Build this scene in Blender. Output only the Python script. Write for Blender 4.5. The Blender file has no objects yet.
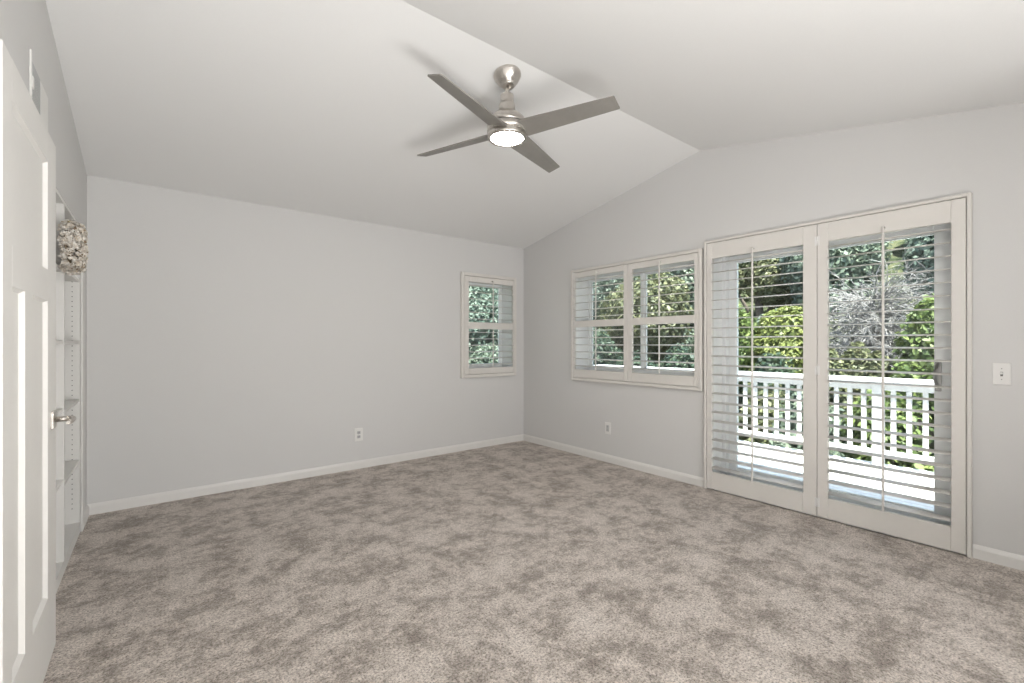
import bpy, bmesh, math, random
import numpy as np
from mathutils import Vector, Matrix

C = bpy.context.scene.collection
SC = bpy.context.scene

# ------------------------------------------------------------------ room numbers (metres)
XR, YB, XL, YF = 3.706, 4.441, -0.374, -3.6      # right, back, left, front wall faces
RIDGE_Y, RIDGE_Z, EAVE = 2.06, 2.901, 2.44
S1 = (RIDGE_Z - EAVE) / (YB - RIDGE_Y)            # back slope
S2 = 0.1934                                       # front slope
EYE = 1.2308
WT = 0.25                                         # outer wall thickness

# ------------------------------------------------------------------ camera
cam_d = bpy.data.cameras.new('camera')
cam_d.sensor_fit = 'HORIZONTAL'
cam_d.sensor_width = 36.0
cam_d.lens = 452.81 / 1024 * 36.0
cam_d.shift_y = 2.2 / 1024
cam_d.clip_start = 0.02
cam = bpy.data.objects.new('camera', cam_d)
cam.location = (0, 0, EYE)
cam.rotation_euler = (math.pi / 2, 0, -math.radians(38.387))
C.objects.link(cam)
SC.camera = cam

# ------------------------------------------------------------------ exposure, sky, sun, lights
SC.view_settings.view_transform = 'Standard'
SC.view_settings.look = 'None'
SC.view_settings.gamma = 1.0
SC.view_settings.use_curve_mapping = False
SC.view_settings.exposure = 0.10

world = bpy.data.worlds.new('sky')
SC.world = world
world.use_nodes = True
wn = world.node_tree.nodes
wl = world.node_tree.links
wn.clear()
wo = wn.new('ShaderNodeOutputWorld')
wb = wn.new('ShaderNodeBackground')
sky = wn.new('ShaderNodeTexSky')
sky.sky_type = 'HOSEK_WILKIE'
sky.turbidity = 3.0
sky.ground_albedo = 0.3
sky.sun_direction = Vector((-0.28, -0.26, 0.92)).normalized()
wb.inputs['Strength'].default_value = 17.0
hs = wn.new('ShaderNodeHueSaturation')
hs.inputs['Saturation'].default_value = 0.5
wl.new(sky.outputs[0], hs.inputs['Color'])
wl.new(hs.outputs[0], wb.inputs[0])
wl.new(wb.outputs[0], wo.inputs[0])

sun_d = bpy.data.lights.new('sun', 'SUN')
sun_d.energy = 26.0
sun_d.angle = math.radians(0.6)
sun_d.color = (1.0, 0.955, 0.88)
sun = bpy.data.objects.new('sun', sun_d)
sun.rotation_euler = Vector((-0.28, -0.26, 0.92)).to_track_quat('Z', 'Y').to_euler()
sun.location = (0, -5, 12)
C.objects.link(sun)


def area(name, loc, aim, sx, sy, energy, color=(1, 1, 1)):
    d = bpy.data.lights.new(name, 'AREA')
    d.shape = 'RECTANGLE'
    d.size, d.size_y = sx, sy
    d.energy = energy
    d.color = color
    o = bpy.data.objects.new(name, d)
    o.location = loc
    o.rotation_euler = (Vector(loc) - Vector(aim)).to_track_quat('Z', 'Y').to_euler()
    C.objects.link(o)
    return o


# added fill light far behind the camera, aimed upwards; no window stands there
area('added_fill_rear', (1.5, YF + 0.45, 0.95), (1.1, -2.05, 2.75), 2.0, 1.3, 120, (0.99, 0.997, 1.0))

# second added fill, low and aimed at the ceiling; no lamp stands there
area('added_fill_low', (0.62, -0.33, 0.42), (0.60, 0.09, 1.36), 1.7, 0.3, 56, (1.0, 0.985, 0.96))

# ------------------------------------------------------------------ materials


def new_mat(name):
    m = bpy.data.materials.new(name)
    m.use_nodes = True
    nt = m.node_tree
    b = nt.nodes['Principled BSDF']
    return m, nt, b


def setc(b, col, rough=0.5, metal=0.0, spec=0.5):
    b.inputs['Base Color'].default_value = (*col, 1)
    b.inputs['Roughness'].default_value = rough
    b.inputs['Metallic'].default_value = metal
    b.inputs['Specular IOR Level'].default_value = spec


def noise(nt, scale, detail=2.0, rough=0.5, coord='Object', stretch=None):
    tc = nt.nodes.new('ShaderNodeTexCoord')
    n = nt.nodes.new('ShaderNodeTexNoise')
    n.inputs['Scale'].default_value = scale
    n.inputs['Detail'].default_value = detail
    n.inputs['Roughness'].default_value = rough
    if stretch:
        mp = nt.nodes.new('ShaderNodeMapping')
        mp.inputs['Scale'].default_value = stretch
        nt.links.new(tc.outputs[coord], mp.inputs[0])
        nt.links.new(mp.outputs[0], n.inputs['Vector'])
    else:
        nt.links.new(tc.outputs[coord], n.inputs['Vector'])
    return n


def ramp(nt, src, stops):
    r = nt.nodes.new('ShaderNodeValToRGB')
    els = r.color_ramp.elements
    while len(els) < len(stops):
        els.new(0.5)
    for e, (p, c) in zip(els, stops):
        e.position = p
        e.color = (*c, 1)
    nt.links.new(src, r.inputs[0])
    return r


def bump(nt, b, src, strength, dist):
    bp = nt.nodes.new('ShaderNodeBump')
    bp.inputs['Strength'].default_value = strength
    bp.inputs['Distance'].default_value = dist
    nt.links.new(src, bp.inputs['Height'])
    nt.links.new(bp.outputs[0], b.inputs['Normal'])


def paint(name, col, rough=0.6, scale=140, bs=0.12, bd=0.002, spec=0.3):
    m, nt, b = new_mat(name)
    setc(b, col, rough, 0, spec)
    n = noise(nt, scale, 3)
    lo = tuple(c * 0.985 for c in col)
    r = ramp(nt, n.outputs['Fac'], [(0.3, lo), (0.7, col)])
    nt.links.new(r.outputs[0], b.inputs['Base Color'])
    bump(nt, b, n.outputs['Fac'], bs, bd)
    return m


M = {}
M['wall'] = paint('wall_paint', (0.68, 0.673, 0.663), 0.75)
M['ceiling'] = paint('ceiling_paint', (0.82, 0.818, 0.812), 0.85, 160, 0.10)
M['trim'] = paint('trim_paint', (0.78, 0.765, 0.74), 0.38, 30, 0.02, 0.001, 0.4)
M['shutter'] = paint('shutter_paint', (0.735, 0.708, 0.67), 0.42, 30, 0.02, 0.001, 0.4)
M['door'] = paint('door_paint', (0.80, 0.785, 0.76), 0.45, 30, 0.02, 0.001, 0.4)
M['case'] = paint('bookcase_paint', (0.78, 0.77, 0.745), 0.45, 30, 0.02, 0.001, 0.4)
M['jamb'] = paint('jamb_paint', (0.92, 0.92, 0.91), 0.5, 30, 0.0, 0.001)
M['plate'] = paint('plate_plastic', (0.80, 0.79, 0.77), 0.35, 30, 0.0, 0.001)
M['vinyl'] = paint('vinyl_frame', (0.92, 0.93, 0.93), 0.4, 20, 0.0, 0.001)
M['rail'] = paint('rail_paint', (0.50, 0.50, 0.51), 0.5, 20, 0.03, 0.002)
M['stucco'] = paint('stucco', (0.70, 0.69, 0.66), 0.9, 60, 0.3, 0.006)


def flat(name, col, rough=0.5, metal=0.0):
    m, nt, b = new_mat(name)
    setc(b, col, rough, metal)
    return m


M['dark'] = flat('dark_gap', (0.03, 0.03, 0.03), 0.8)
M['slot'] = flat('slot_grey', (0.16, 0.155, 0.15), 0.6)
M['grille'] = paint('grille_grey', (0.50, 0.505, 0.51), 0.6, 40, 0.0, 0.001)

# brushed nickel
m, nt, b = new_mat('brushed_nickel')
setc(b, (0.62, 0.585, 0.545), 0.27, 1.0)
n = noise(nt, 60, 4, 0.6, 'Object', (1, 1, 40))
r = ramp(nt, n.outputs['Fac'], [(0.3, (0.22, 0.22, 0.22)), (0.7, (0.36, 0.36, 0.36))])
nt.links.new(r.outputs[0], b.inputs['Roughness'])
M['nickel'] = m
M['steel'] = flat('satin_steel', (0.38, 0.375, 0.365), 0.35, 1.0)

# fan blade: silver-grey painted wood
m, nt, b = new_mat('blade_silver')
setc(b, (0.235, 0.222, 0.205), 0.42, 0.15, 0.4)
n = noise(nt, 9, 4, 0.6, 'Object', (1, 1, 1))
r = ramp(nt, n.outputs['Fac'], [(0.3, (0.25, 0.238, 0.218)), (0.7, (0.285, 0.27, 0.25))])
nt.links.new(r.outputs[0], b.inputs['Base Color'])
M['blade'] = m

# lamp lens (switched on)
m, nt, b = new_mat('lamp_lens')
setc(b, (0.9, 0.88, 0.84), 0.4)
b.inputs['Emission Color'].default_value = (1.0, 0.93, 0.83, 1)
b.inputs['Emission Strength'].default_value = 60.0
M['lens'] = m

# pane glass: mostly see-through with a fresnel sheen
m = bpy.data.materials.new('pane_glass')
m.use_nodes = True
nt = m.node_tree
nt.nodes.clear()
out = nt.nodes.new('ShaderNodeOutputMaterial')
mix = nt.nodes.new('ShaderNodeMixShader')
tr = nt.nodes.new('ShaderNodeBsdfTransparent')
tr.inputs[0].default_value = (0.93, 0.97, 0.96, 1)
gl = nt.nodes.new('ShaderNodeBsdfGlossy')
gl.inputs['Roughness'].default_value = 0.02
fr = nt.nodes.new('ShaderNodeFresnel')
fr.inputs['IOR'].default_value = 1.45
nt.links.new(fr.outputs[0], mix.inputs[0])
nt.links.new(tr.outputs[0], mix.inputs[1])
nt.links.new(gl.outputs[0], mix.inputs[2])
nt.links.new(mix.outputs[0], out.inputs[0])
M['glass'] = m

# carpet: mottled taupe cut pile
m, nt, b = new_mat('carpet_pile')
setc(b, (0.4, 0.35, 0.3), 0.95, 0, 0.1)
big = noise(nt, 4.8, 9, 0.72)
mid = noise(nt, 22, 5, 0.8)
fine = noise(nt, 105, 3, 0.8)
add = nt.nodes.new('ShaderNodeMix')
add.data_type = 'FLOAT'
add.inputs['Factor'].default_value = 0.38
nt.links.new(big.outputs['Fac'], add.inputs['A'])
nt.links.new(mid.outputs['Fac'], add.inputs['B'])
r1 = ramp(nt, add.outputs['Result'], [(0.41, (0.29, 0.252, 0.222)), (0.47, (0.42, 0.372, 0.332)), (0.52, (0.60, 0.54, 0.49)), (0.59, (0.70, 0.637, 0.585))])
r2 = ramp(nt, fine.outputs['Fac'], [(0.36, (0.26, 0.245, 0.235)), (0.46, (0.80, 0.795, 0.79)), (0.60, (1.25, 1.25, 1.25))])
mul = nt.nodes.new('ShaderNodeMix')
mul.data_type = 'RGBA'
mul.blend_type = 'MULTIPLY'
mul.inputs['Factor'].default_value = 0.9
nt.links.new(r1.outputs[0], mul.inputs['A'])
nt.links.new(r2.outputs[0], mul.inputs['B'])
nt.links.new(mul.outputs['Result'], b.inputs['Base Color'])
b.inputs['Sheen Weight'].default_value = 0.42
b.inputs['Sheen Roughness'].default_value = 0.35
b.inputs['Sheen Tint'].default_value = (0.95, 0.88, 0.82, 1)
bump(nt, b, fine.outputs['Fac'], 0.7, 0.010)
M['carpet'] = m

# deck boards
m, nt, b = new_mat('deck_boards')
setc(b, (0.72, 0.70, 0.67), 0.7)
n = noise(nt, 6, 4, 0.6, 'Object', (8, 0.6, 1))
r = ramp(nt, n.outputs['Fac'], [(0.3, (0.62, 0.60, 0.58)), (0.7, (0.76, 0.75, 0.73))])
nt.links.new(r.outputs[0], b.inputs['Base Color'])
M['deck'] = m


def leaf_mat(name, cols, trans=0.35, rough=0.5):
    m = bpy.data.materials.new(name)
    m.use_nodes = True
    nt = m.node_tree
    nt.nodes.clear()
    out = nt.nodes.new('ShaderNodeOutputMaterial')
    g = nt.nodes.new('ShaderNodeNewGeometry')
    k = len(cols)
    r = ramp(nt, g.outputs['Random Per Island'], [(i / max(1, k - 1), c) for i, c in enumerate(cols)])
    d = nt.nodes.new('ShaderNodeBsdfPrincipled')
    d.inputs['Roughness'].default_value = rough
    d.inputs['Specular IOR Level'].default_value = 0.35
    t = nt.nodes.new('ShaderNodeBsdfTranslucent')
    mx = nt.nodes.new('ShaderNodeMixShader')
    mx.inputs[0].default_value = trans
    nt.links.new(r.outputs[0], d.inputs['Base Color'])
    nt.links.new(r.outputs[0], t.inputs[0])
    nt.links.new(d.outputs[0], mx.inputs[1])
    nt.links.new(t.outputs[0], mx.inputs[2])
    nt.links.new(mx.outputs[0], out.inputs[0])
    return m


M['leaf_dark'] = leaf_mat('dark_leaves', [(0.018, 0.039, 0.030), (0.041, 0.070, 0.045), (0.089, 0.118, 0.070)])
M['leaf_grey'] = leaf_mat('grey_green_leaves', [(0.081, 0.109, 0.089), (0.139, 0.177, 0.134), (0.221, 0.259, 0.190)])
M['leaf_teal'] = leaf_mat('blue_green_leaves', [(0.100, 0.140, 0.113), (0.134, 0.178, 0.143), (0.183, 0.223, 0.178)])
M['leaf_yellow'] = leaf_mat('yellow_green_leaves', [(0.083, 0.106, 0.028), (0.158, 0.186, 0.053), (0.246, 0.264, 0.093)])
M['leaf_bright'] = leaf_mat('bright_green_leaves', [(0.043, 0.070, 0.020), (0.090, 0.133, 0.036), (0.176, 0.217, 0.072)])
M['leaf_olive'] = leaf_mat('olive_leaves', [(0.056, 0.069, 0.035), (0.112, 0.124, 0.060), (0.182, 0.182, 0.096)])
M['bark'] = paint('bark', (0.13, 0.105, 0.085), 0.9, 25, 0.5, 0.02)
M['twig'] = leaf_mat('silver_twigs', [(0.105, 0.098, 0.098), (0.187, 0.180, 0.180), (0.314, 0.299, 0.292)], 0.0, 0.7)
M['petal'] = leaf_mat('cream_petals', [(0.74, 0.66, 0.56), (0.88, 0.83, 0.76), (0.93, 0.90, 0.85)], 0.2)
M['vine'] = leaf_mat('dry_vine', [(0.24, 0.18, 0.12), (0.36, 0.28, 0.19), (0.46, 0.38, 0.26)], 0.1)
M['brass'] = flat('brass', (0.55, 0.46, 0.24), 0.4, 0.7)

m, nt, b = new_mat('hill_ground')
setc(b, (0.2, 0.2, 0.1), 0.95, 0, 0.1)
n = noise(nt, 3.5, 10, 0.78)
r = ramp(nt, n.outputs['Fac'], [(0.40, (0.012, 0.018, 0.010)), (0.5, (0.040, 0.050, 0.026)), (0.60, (0.095, 0.095, 0.055))])
nt.links.new(r.outputs[0], b.inputs['Base Color'])
M['hill'] = m

# ------------------------------------------------------------------ building helpers
ORG = {}                                            # root / part -> world origin


class MB:
    def __init__(self):
        self.bm = bmesh.new()

    def _finish(self, verts, mi, bev=0, seg=1):
        faces = set()
        for v in verts:
            faces.update(v.link_faces)
        for f in faces:
            f.material_index = mi
        if bev > 0:
            edges = set()
            for f in faces:
                edges.update(f.edges)
            bmesh.ops.bevel(self.bm, geom=list(edges), offset=bev, segments=seg, affect='EDGES', profile=0.5, clamp_overlap=True)

    def box(self, x0, x1, y0, y1, z0, z1, bev=0.0, mi=0, mat=None, seg=1):
        r = bmesh.ops.create_cube(self.bm, size=1.0)
        vs = r['verts']
        mx = Matrix.Translation(((x0 + x1) / 2, (y0 + y1) / 2, (z0 + z1) / 2)) @ Matrix.Diagonal((abs(x1 - x0), abs(y1 - y0), abs(z1 - z0), 1))
        if mat is not None:
            mx = mat @ mx
        bmesh.ops.transform(self.bm, matrix=mx, verts=vs)
        self._finish(vs, mi, bev, seg)
        return self

    def prism(self, poly, vec, mi=0, bev=0.0):
        """polygon (list of 3-D points) extruded along vec"""
        a = [self.bm.verts.new(p) for p in poly]
        b_ = [self.bm.verts.new(Vector(p) + Vector(vec)) for p in poly]
        n = len(a)
        fs = [self.bm.faces.new(a), self.bm.faces.new(list(reversed(b_)))]
        for i in range(n):
            fs.append(self.bm.faces.new((a[i], b_[i], b_[(i + 1) % n], a[(i + 1) % n])))
        bmesh.ops.recalc_face_normals(self.bm, faces=fs)
        self._finish(a + b_, mi, bev)
        return self

    def lathe(self, prof, mat=None, n=40, mi=0):
        """profile [(r, z)] turned about z"""
        rings = []
        for r, z in prof:
            if r < 1e-6:
                rings.append([self.bm.verts.new((0, 0, z))])
            else:
                rings.append([self.bm.verts.new((r * math.cos(2 * math.pi * i / n), r * math.sin(2 * math.pi * i / n), z)) for i in range(n)])
        vs = [v for g in rings for v in g]
        fs = []
        for a, b_ in zip(rings, rings[1:]):
            for i in range(n):
                j = (i + 1) % n
                if len(a) == 1 and len(b_) == 1:
                    continue
                if len(a) == 1:
                    fs.append(self.bm.faces.new((a[0], b_[i], b_[j])))
                elif len(b_) == 1:
                    fs.append(self.bm.faces.new((a[i], b_[0], a[j])))
                else:
                    fs.append(self.bm.faces.new((a[i], b_[i], b_[j], a[j])))
        for f in fs:
            f.smooth = True
            f.material_index = mi
        bmesh.ops.recalc_face_normals(self.bm, faces=fs)
        if mat is not None:
            bmesh.ops.transform(self.bm, matrix=mat, verts=vs)
        return self

    def tube(self, pts, rad, n=10, mi=0, caps=True):
        pts = [Vector(p) for p in pts]
        rads = rad if isinstance(rad, (list, tuple)) else [rad] * len(pts)
        rings = []
        for i, p in enumerate(pts):
            t = (pts[min(i + 1, len(pts) - 1)] - pts[max(i - 1, 0)]).normalized()
            up = Vector((0, 0, 1)) if abs(t.z) < 0.9 else Vector((1, 0, 0))
            u = t.cross(up).normalized()
            w = t.cross(u).normalized()
            rings.append([self.bm.verts.new(p + rads[i] * (math.cos(2 * math.pi * k / n) * u + math.sin(2 * math.pi * k / n) * w)) for k in range(n)])
        fs = []
        for a, b_ in zip(rings, rings[1:]):
            for k in range(n):
                f = self.bm.faces.new((a[k], b_[k], b_[(k + 1) % n], a[(k + 1) % n]))
                f.smooth = True
                fs.append(f)
        if caps:
            fs.append(self.bm.faces.new(list(reversed(rings[0]))))
            fs.append(self.bm.faces.new(rings[-1]))
        for f in fs:
            f.material_index = mi
        bmesh.ops.recalc_face_normals(self.bm, faces=fs)
        return self

    def build(self, name, mats, parent=None):
        me = bpy.data.meshes.new(name)
        o_ = ORG.get(parent.as_pointer(), Vector()) if parent else Vector()
        if o_.length > 0:
            bmesh.ops.translate(self.bm, vec=-o_, verts=self.bm.verts)
        self.bm.to_mesh(me)
        self.bm.free()
        for mm in (mats if isinstance(mats, (list, tuple)) else [mats]):
            me.materials.append(mm)
        o = bpy.data.objects.new(name, me)
        C.objects.link(o)
        if parent:
            o.parent = parent
            ORG[o.as_pointer()] = o_
        return o


def tag(o, label=None, cat=None, group=None, kind=None):
    if label:
        o['label'] = label
    if cat:
        o['category'] = cat
    if group:
        o['group'] = group
    if kind:
        o['kind'] = kind
    return o


def thing(name, label, cat, loc, group=None, kind=None):
    o = bpy.data.objects.new(name, None)
    o.empty_display_size = 0.1
    o.location = loc
    C.objects.link(o)
    ORG[o.as_pointer()] = Vector(loc)
    return tag(o, label, cat, group, kind)


def copy_at(o, parent, dloc):
    c = o.copy()
    C.objects.link(c)
    c.parent = parent
    c.location = Vector(o.location) + Vector(dloc)
    return c


def struct(mb, name, mats, label, cat):
    return tag(mb.build(name, mats), label, cat, None, 'structure')


def zc(y):                                          # ceiling height at y
    return RIDGE_Z - S1 * (y - RIDGE_Y) if y > RIDGE_Y else max(EAVE, RIDGE_Z - S2 * (RIDGE_Y - y))


# ------------------------------------------------------------------ room shell
# openings: (lo, hi, z0, z1)
W1 = (2.835, 3.533, 0.92, 1.99)     # back-wall window, in X
W2 = (2.07, 3.543, 0.92, 1.985)     # right-wall window, in Y
PD = (0.44, 1.972, -0.03, 2.04)     # patio door, in Y
BC = (2.73, 4.09, 0.0, 2.0)         # bookcase recess, in Y
BCD = 0.32                          # its depth

mb = MB()
mb.box(XL - 0.6, XR + 0.0, YF - 0.2, YB + 0.0, -0.12, 0.0)
struct(mb, 'floor', M['carpet'], 'mottled taupe cut-pile carpet over the whole floor', 'carpet')

# back wall
mb = MB()
y0, y1 = YB, YB + WT
for a, b_, c, d in ((XL - 0.2, W1[0], -0.1, EAVE), (W1[1], XR, -0.1, EAVE), (W1[0], W1[1], -0.1, W1[2]), (W1[0], W1[1], W1[3], EAVE)):
    mb.box(a, b_, y0, y1, c, d)
struct(mb, 'wall_back', M['wall'], 'pale grey back wall with one small shuttered window', 'wall')

# right wall (gable), with window and patio door openings
mb = MB()
zt = 2.12
ye = YB + WT


def yz(*pts):
    mb.prism([(XR, p[0], p[1]) for p in pts], (WT, 0, 0))


def seg_yz(a, b_, lo, hi):
    yz((a, lo), (b_, lo), (b_, hi), (a, hi))


seg_yz(YF - 0.2, PD[0], -0.1, zt)
seg_yz(PD[0], PD[1], PD[3], zt)
seg_yz(PD[0], PD[1], -0.1, PD[2])
seg_yz(PD[1], W2[0], -0.1, zt)
seg_yz(W2[0], W2[1], -0.1, W2[2])
seg_yz(W2[0], W2[1], W2[3], zt)
seg_yz(W2[1], ye, -0.1, zt)
yz((YF - 0.2, zt), (ye, zt), (ye, zc(ye) + 0.02), (RIDGE_Y, RIDGE_Z + 0.02), (-0.324, EAVE + 0.02), (YF - 0.2, EAVE + 0.02))
struct(mb, 'wall_right', M['wall'], 'pale grey gable wall with wide window and patio doors', 'wall')

# left wall, with the bookcase recess
mb = MB()
LT = 0.36


def lyz(*pts):
    mb.prism([(XL, p[0], p[1]) for p in pts], (-LT, 0, 0))


lyz((YF - 0.2, -0.1), (BC[0], -0.1), (BC[0], BC[3]), (YF - 0.2, BC[3]))
lyz((BC[1], -0.1), (YB, -0.1), (YB, BC[3]), (BC[1], BC[3]))
HY0, HY1, HZ0, HZ1 = 2.53, 2.89, 1.96, 2.335         # wall hatch recess
lyz((YF - 0.2, BC[3]), (YB, BC[3]), (YB, zc(YB) + 0.02), (RIDGE_Y, RIDGE_Z + 0.02), (-0.324, EAVE + 0.02), (YF - 0.2, EAVE + 0.02))
struct(mb, 'wall_left', M['wall'], 'pale grey wall on the door side with a recess for built-in shelves', 'wall')

mb = MB()
mb.prism([(XL, YF, -0.1), (XR, YF, -0.1), (XR, YF, zc(YF) + 0.02), (XL, YF, zc(YF) + 0.02)], (0, -0.15, 0))
mb.prism([(3.0, -0.36, -0.1), (XR, -0.36, -0.1), (XR, -0.36, EAVE + 0.02), (3.0, -0.36, EAVE + 0.02)], (0, -0.15, 0))  # unseen partition, added to keep the rear fill off the near right wall
struct(mb, 'wall_front', M['wall'], 'pale grey wall behind the camera, with an added partition shading the right wall', 'wall')

# vaulted ceiling, two slopes meeting at a ridge
mb = MB()
ya, yb2 = YB + 0.45, YF - 0.4
x0 = XL - 0.5
yk = RIDGE_Y - (RIDGE_Z - EAVE) / S2               # where the front slope meets the flat part
mb.prism([(x0, ya, zc(ya)), (x0, RIDGE_Y, RIDGE_Z), (x0, yk, EAVE), (x0, yb2, EAVE), (x0, yb2, EAVE + 0.25), (x0, yk, EAVE + 0.25), (x0, RIDGE_Y, RIDGE_Z + 0.25), (x0, ya, zc(ya) + 0.25)], (XR + 0.40 - x0, 0, 0))
struct(mb, 'ceiling', M['ceiling'], 'off-white vaulted ceiling with a ridge across the room', 'ceiling')

# baseboards
BH, BT = 0.078, 0.014


def base_prof(ax, face, sgn):
    """profile points in (offset, z)"""
    return [(0, 0), (BT, 0), (BT, BH * 0.72), (BT * 0.75, BH * 0.86), (BT * 0.35, BH), (0, BH)]


mb = MB()
mb.prism([(XL, YB - o, z) for o, z in base_prof(0, 0, 0)], (XR - XL, 0, 0))
struct(mb, 'baseboard_back', M['trim'], 'white baseboard along the foot of the back wall', 'baseboard')
mb = MB()
mb.prism([(XR - o, 2.0075, z) for o, z in base_prof(0, 0, 0)], (0, YB - BT - 2.0075, 0))
mb.prism([(XR - o, YF, z) for o, z in base_prof(0, 0, 0)], (0, 0.3965 - YF, 0))
struct(mb, 'baseboard_right', M['trim'], 'white baseboard along the foot of the window wall', 'baseboard')
mb = MB()
mb.prism([(XL + o, 4.175, z) for o, z in base_prof(0, 0, 0)], (0, YB - BT - 4.175, 0))
struct(mb, 'baseboard_left', M['trim'], 'short white baseboard between the built-in shelves and the corner', 'baseboard')

# ------------------------------------------------------------------ windows (frame, sash, pane) in the wall thickness
def window_unit(name, label, axis, lo, hi, z0, z1, mull):
    """axis 'x': in the right wall (runs along Y); 'y': in the back wall (runs along X)"""
    face = XR if axis == 'x' else YB
    root = thing(name, label, 'window', (face + 0.2, (lo + hi) / 2, z0) if axis == 'x' else ((lo + hi) / 2, face + 0.2, z0), None, 'structure')

    def bx(mb, d0, d1, a, b_, c, d, bev=0.0):
        if axis == 'x':
            mb.box(face + d0, face + d1, a, b_, c, d, bev)
        else:
            mb.box(a, b_, face + d0, face + d1, c, d, bev)
    mb = MB()                                        # painted jamb liner
    t = 0.012
    e = 0.0015
    bx(mb, 0.004, 0.215, lo + e, lo + t, z0 + e, z1 - e)
    bx(mb, 0.004, 0.215, hi - t, hi - e, z0 + e, z1 - e)
    bx(mb, 0.004, 0.215, lo + t, hi - t, z1 - t, z1 - e)
    bx(mb, 0.004, 0.215, lo + t, hi - t, z0 + e, z0 + t)
    mb.build('jamb_liner', M['jamb'], root)
    mb = MB()
    fw = 0.032
    lo2, hi2, zz0, zz1 = lo + e, hi - e, z0 + e, z1 - e
    bx(mb, 0.215, 0.262, lo2, lo2 + fw, zz0, zz1, 0.004)
    bx(mb, 0.215, 0.262, hi2 - fw, hi2, zz0, zz1, 0.004)
    bx(mb, 0.215, 0.262, lo2 + fw, hi2 - fw, zz0, zz0 + fw + 0.01, 0.004)
    bx(mb, 0.215, 0.262, lo2 + fw, hi2 - fw, zz1 - fw, zz1, 0.004)
    if mull:
        bx(mb, 0.210, 0.258, mull - 0.018, mull + 0.018, zz0 + fw + 0.01, zz1 - fw, 0.004)
    mb.build('window_frame', M['vinyl'], root)
    spans = [(lo2 + fw, mull - 0.018), (mull + 0.018, hi2 - fw)] if mull else [(lo2 + fw, hi2 - fw)]
    for k, (a, b_) in enumerate(spans):
        mb = MB()
        s = 0.018
        c, d = zz0 + fw + 0.01, zz1 - fw
        off = 0.0 if k == 0 else 0.004
        bx(mb, 0.222 + off, 0.246 + off, a, a + s, c, d, 0.003)
        bx(mb, 0.222 + off, 0.246 + off, b_ - s, b_, c, d, 0.003)
        bx(mb, 0.222 + off, 0.246 + off, a + s, b_ - s, c, c + s, 0.003)
        bx(mb, 0.222 + off, 0.246 + off, a + s, b_ - s, d - s, d, 0.003)
        sash = mb.build('sash', M['vinyl'], root)
        mb = MB()
        bx(mb, 0.232 + off, 0.236 + off, a + s, b_ - s, c + s, d - s)
        mb.build('pane', M['glass'], sash)
    return root


window_unit('window_1', 'small window in the back wall near the corner, behind its shutter', 'y', *W1, None)
window_unit('window_2', 'wide two-pane slider window in the right wall, behind its shutters', 'x', *W2, 2.80)

# patio door
root = thing('door_2', 'white sliding glass patio door opening onto the balcony', 'glass door', (XR + 0.2, (PD[0] + PD[1]) / 2, 0), None, 'structure')
e = 0.0015
mb = MB()
mb.box(XR + 0.004, XR + 0.185, PD[0] + e, PD[0] + 0.014, 0.0, PD[3] - e)
mb.box(XR + 0.004, XR + 0.185, PD[1] - 0.014, PD[1] - e, 0.0, PD[3] - e)
mb.box(XR + 0.004, XR + 0.185, PD[0] + 0.014, PD[1] - 0.014, PD[3] - 0.014, PD[3] - e)
mb.build('jamb_liner', M['jamb'], root)
mb = MB()
mb.box(XR + 0.185, XR + 0.285, PD[0] + e, PD[0] + 0.045, -0.028, PD[3] - e, 0.004)
mb.box(XR + 0.185, XR + 0.285, PD[1] - 0.045, PD[1] - e, -0.028, PD[3] - e, 0.004)
mb.box(XR + 0.185, XR + 0.285, PD[0] + 0.045, PD[1] - 0.045, PD[3] - 0.05, PD[3] - e, 0.004)
mb.box(XR + 0.004, XR + 0.285, PD[0] + 0.045, PD[1] - 0.045, -0.028, 0.03, 0.004)
mb.box(XR + 0.200, XR + 0.206, PD[0] + 0.045, PD[1] - 0.045, 0.03, 0.05)
mb.box(XR + 0.245, XR + 0.251, PD[0] + 0.045, PD[1] - 0.045, 0.03, 0.05)
mb.build('door_frame', M['vinyl'], root)
for k, (a, b_, d0, sl, sr) in enumerate(((PD[0] + 0.046, 1.27, 0.190, 0.105, 0.075), (1.20, PD[1] - 0.046, 0.237, 0.075, 0.066))):
    mb = MB()
    c, d = 0.052, PD[3] - 0.052
    mb.box(XR + d0, XR + d0 + 0.04, a, a + sl, c, d, 0.004)
    mb.box(XR + d0, XR + d0 + 0.04, b_ - sr, b_, c, d, 0.004)
    mb.box(XR + d0, XR + d0 + 0.04, a + sl, b_ - sr, c, c + 0.11, 0.004)
    mb.box(XR + d0, XR + d0 + 0.04, a + sl, b_ - sr, d - 0.06, d, 0.004)
    leaf = mb.build('door_panel', M['vinyl'], root)
    mb = MB()
    mb.box(XR + d0 + 0.016, XR + d0 + 0.022, a + sl, b_ - sr, c + 0.11, d - 0.06)
    mb.build('pane', M['glass'], leaf)
    if k == 0:                                       # pull handle on the sliding leaf
        mb = MB()
        hy = a + 0.085
        xx = XR + d0
        mb.box(xx - 0.006, xx, hy - 0.016, hy + 0.016, 0.93, 1.13, 0.003)
        pts = [(xx, hy, 0.95)] + [(xx - 0.006 - 0.034 * math.sin(math.pi * t / 10), hy + 0.012 * math.sin(math.pi * t / 10), 0.955 + 0.15 * t / 10) for t in range(11)] + [(xx, hy, 1.11)]
        mb.tube(pts, 0.008, 10)
        mb.box(xx - 0.016, xx - 0.004, hy - 0.006, hy + 0.006, 1.03, 1.05, 0.002)
        tag(mb.build('door_handle', M['steel'], leaf), 'grey metal pull handle')

# ------------------------------------------------------------------ plantation shutters
PITCH = 0.0765
LW, LTK = 0.0390, 0.0042            # half width and half thickness of a louver


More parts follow.
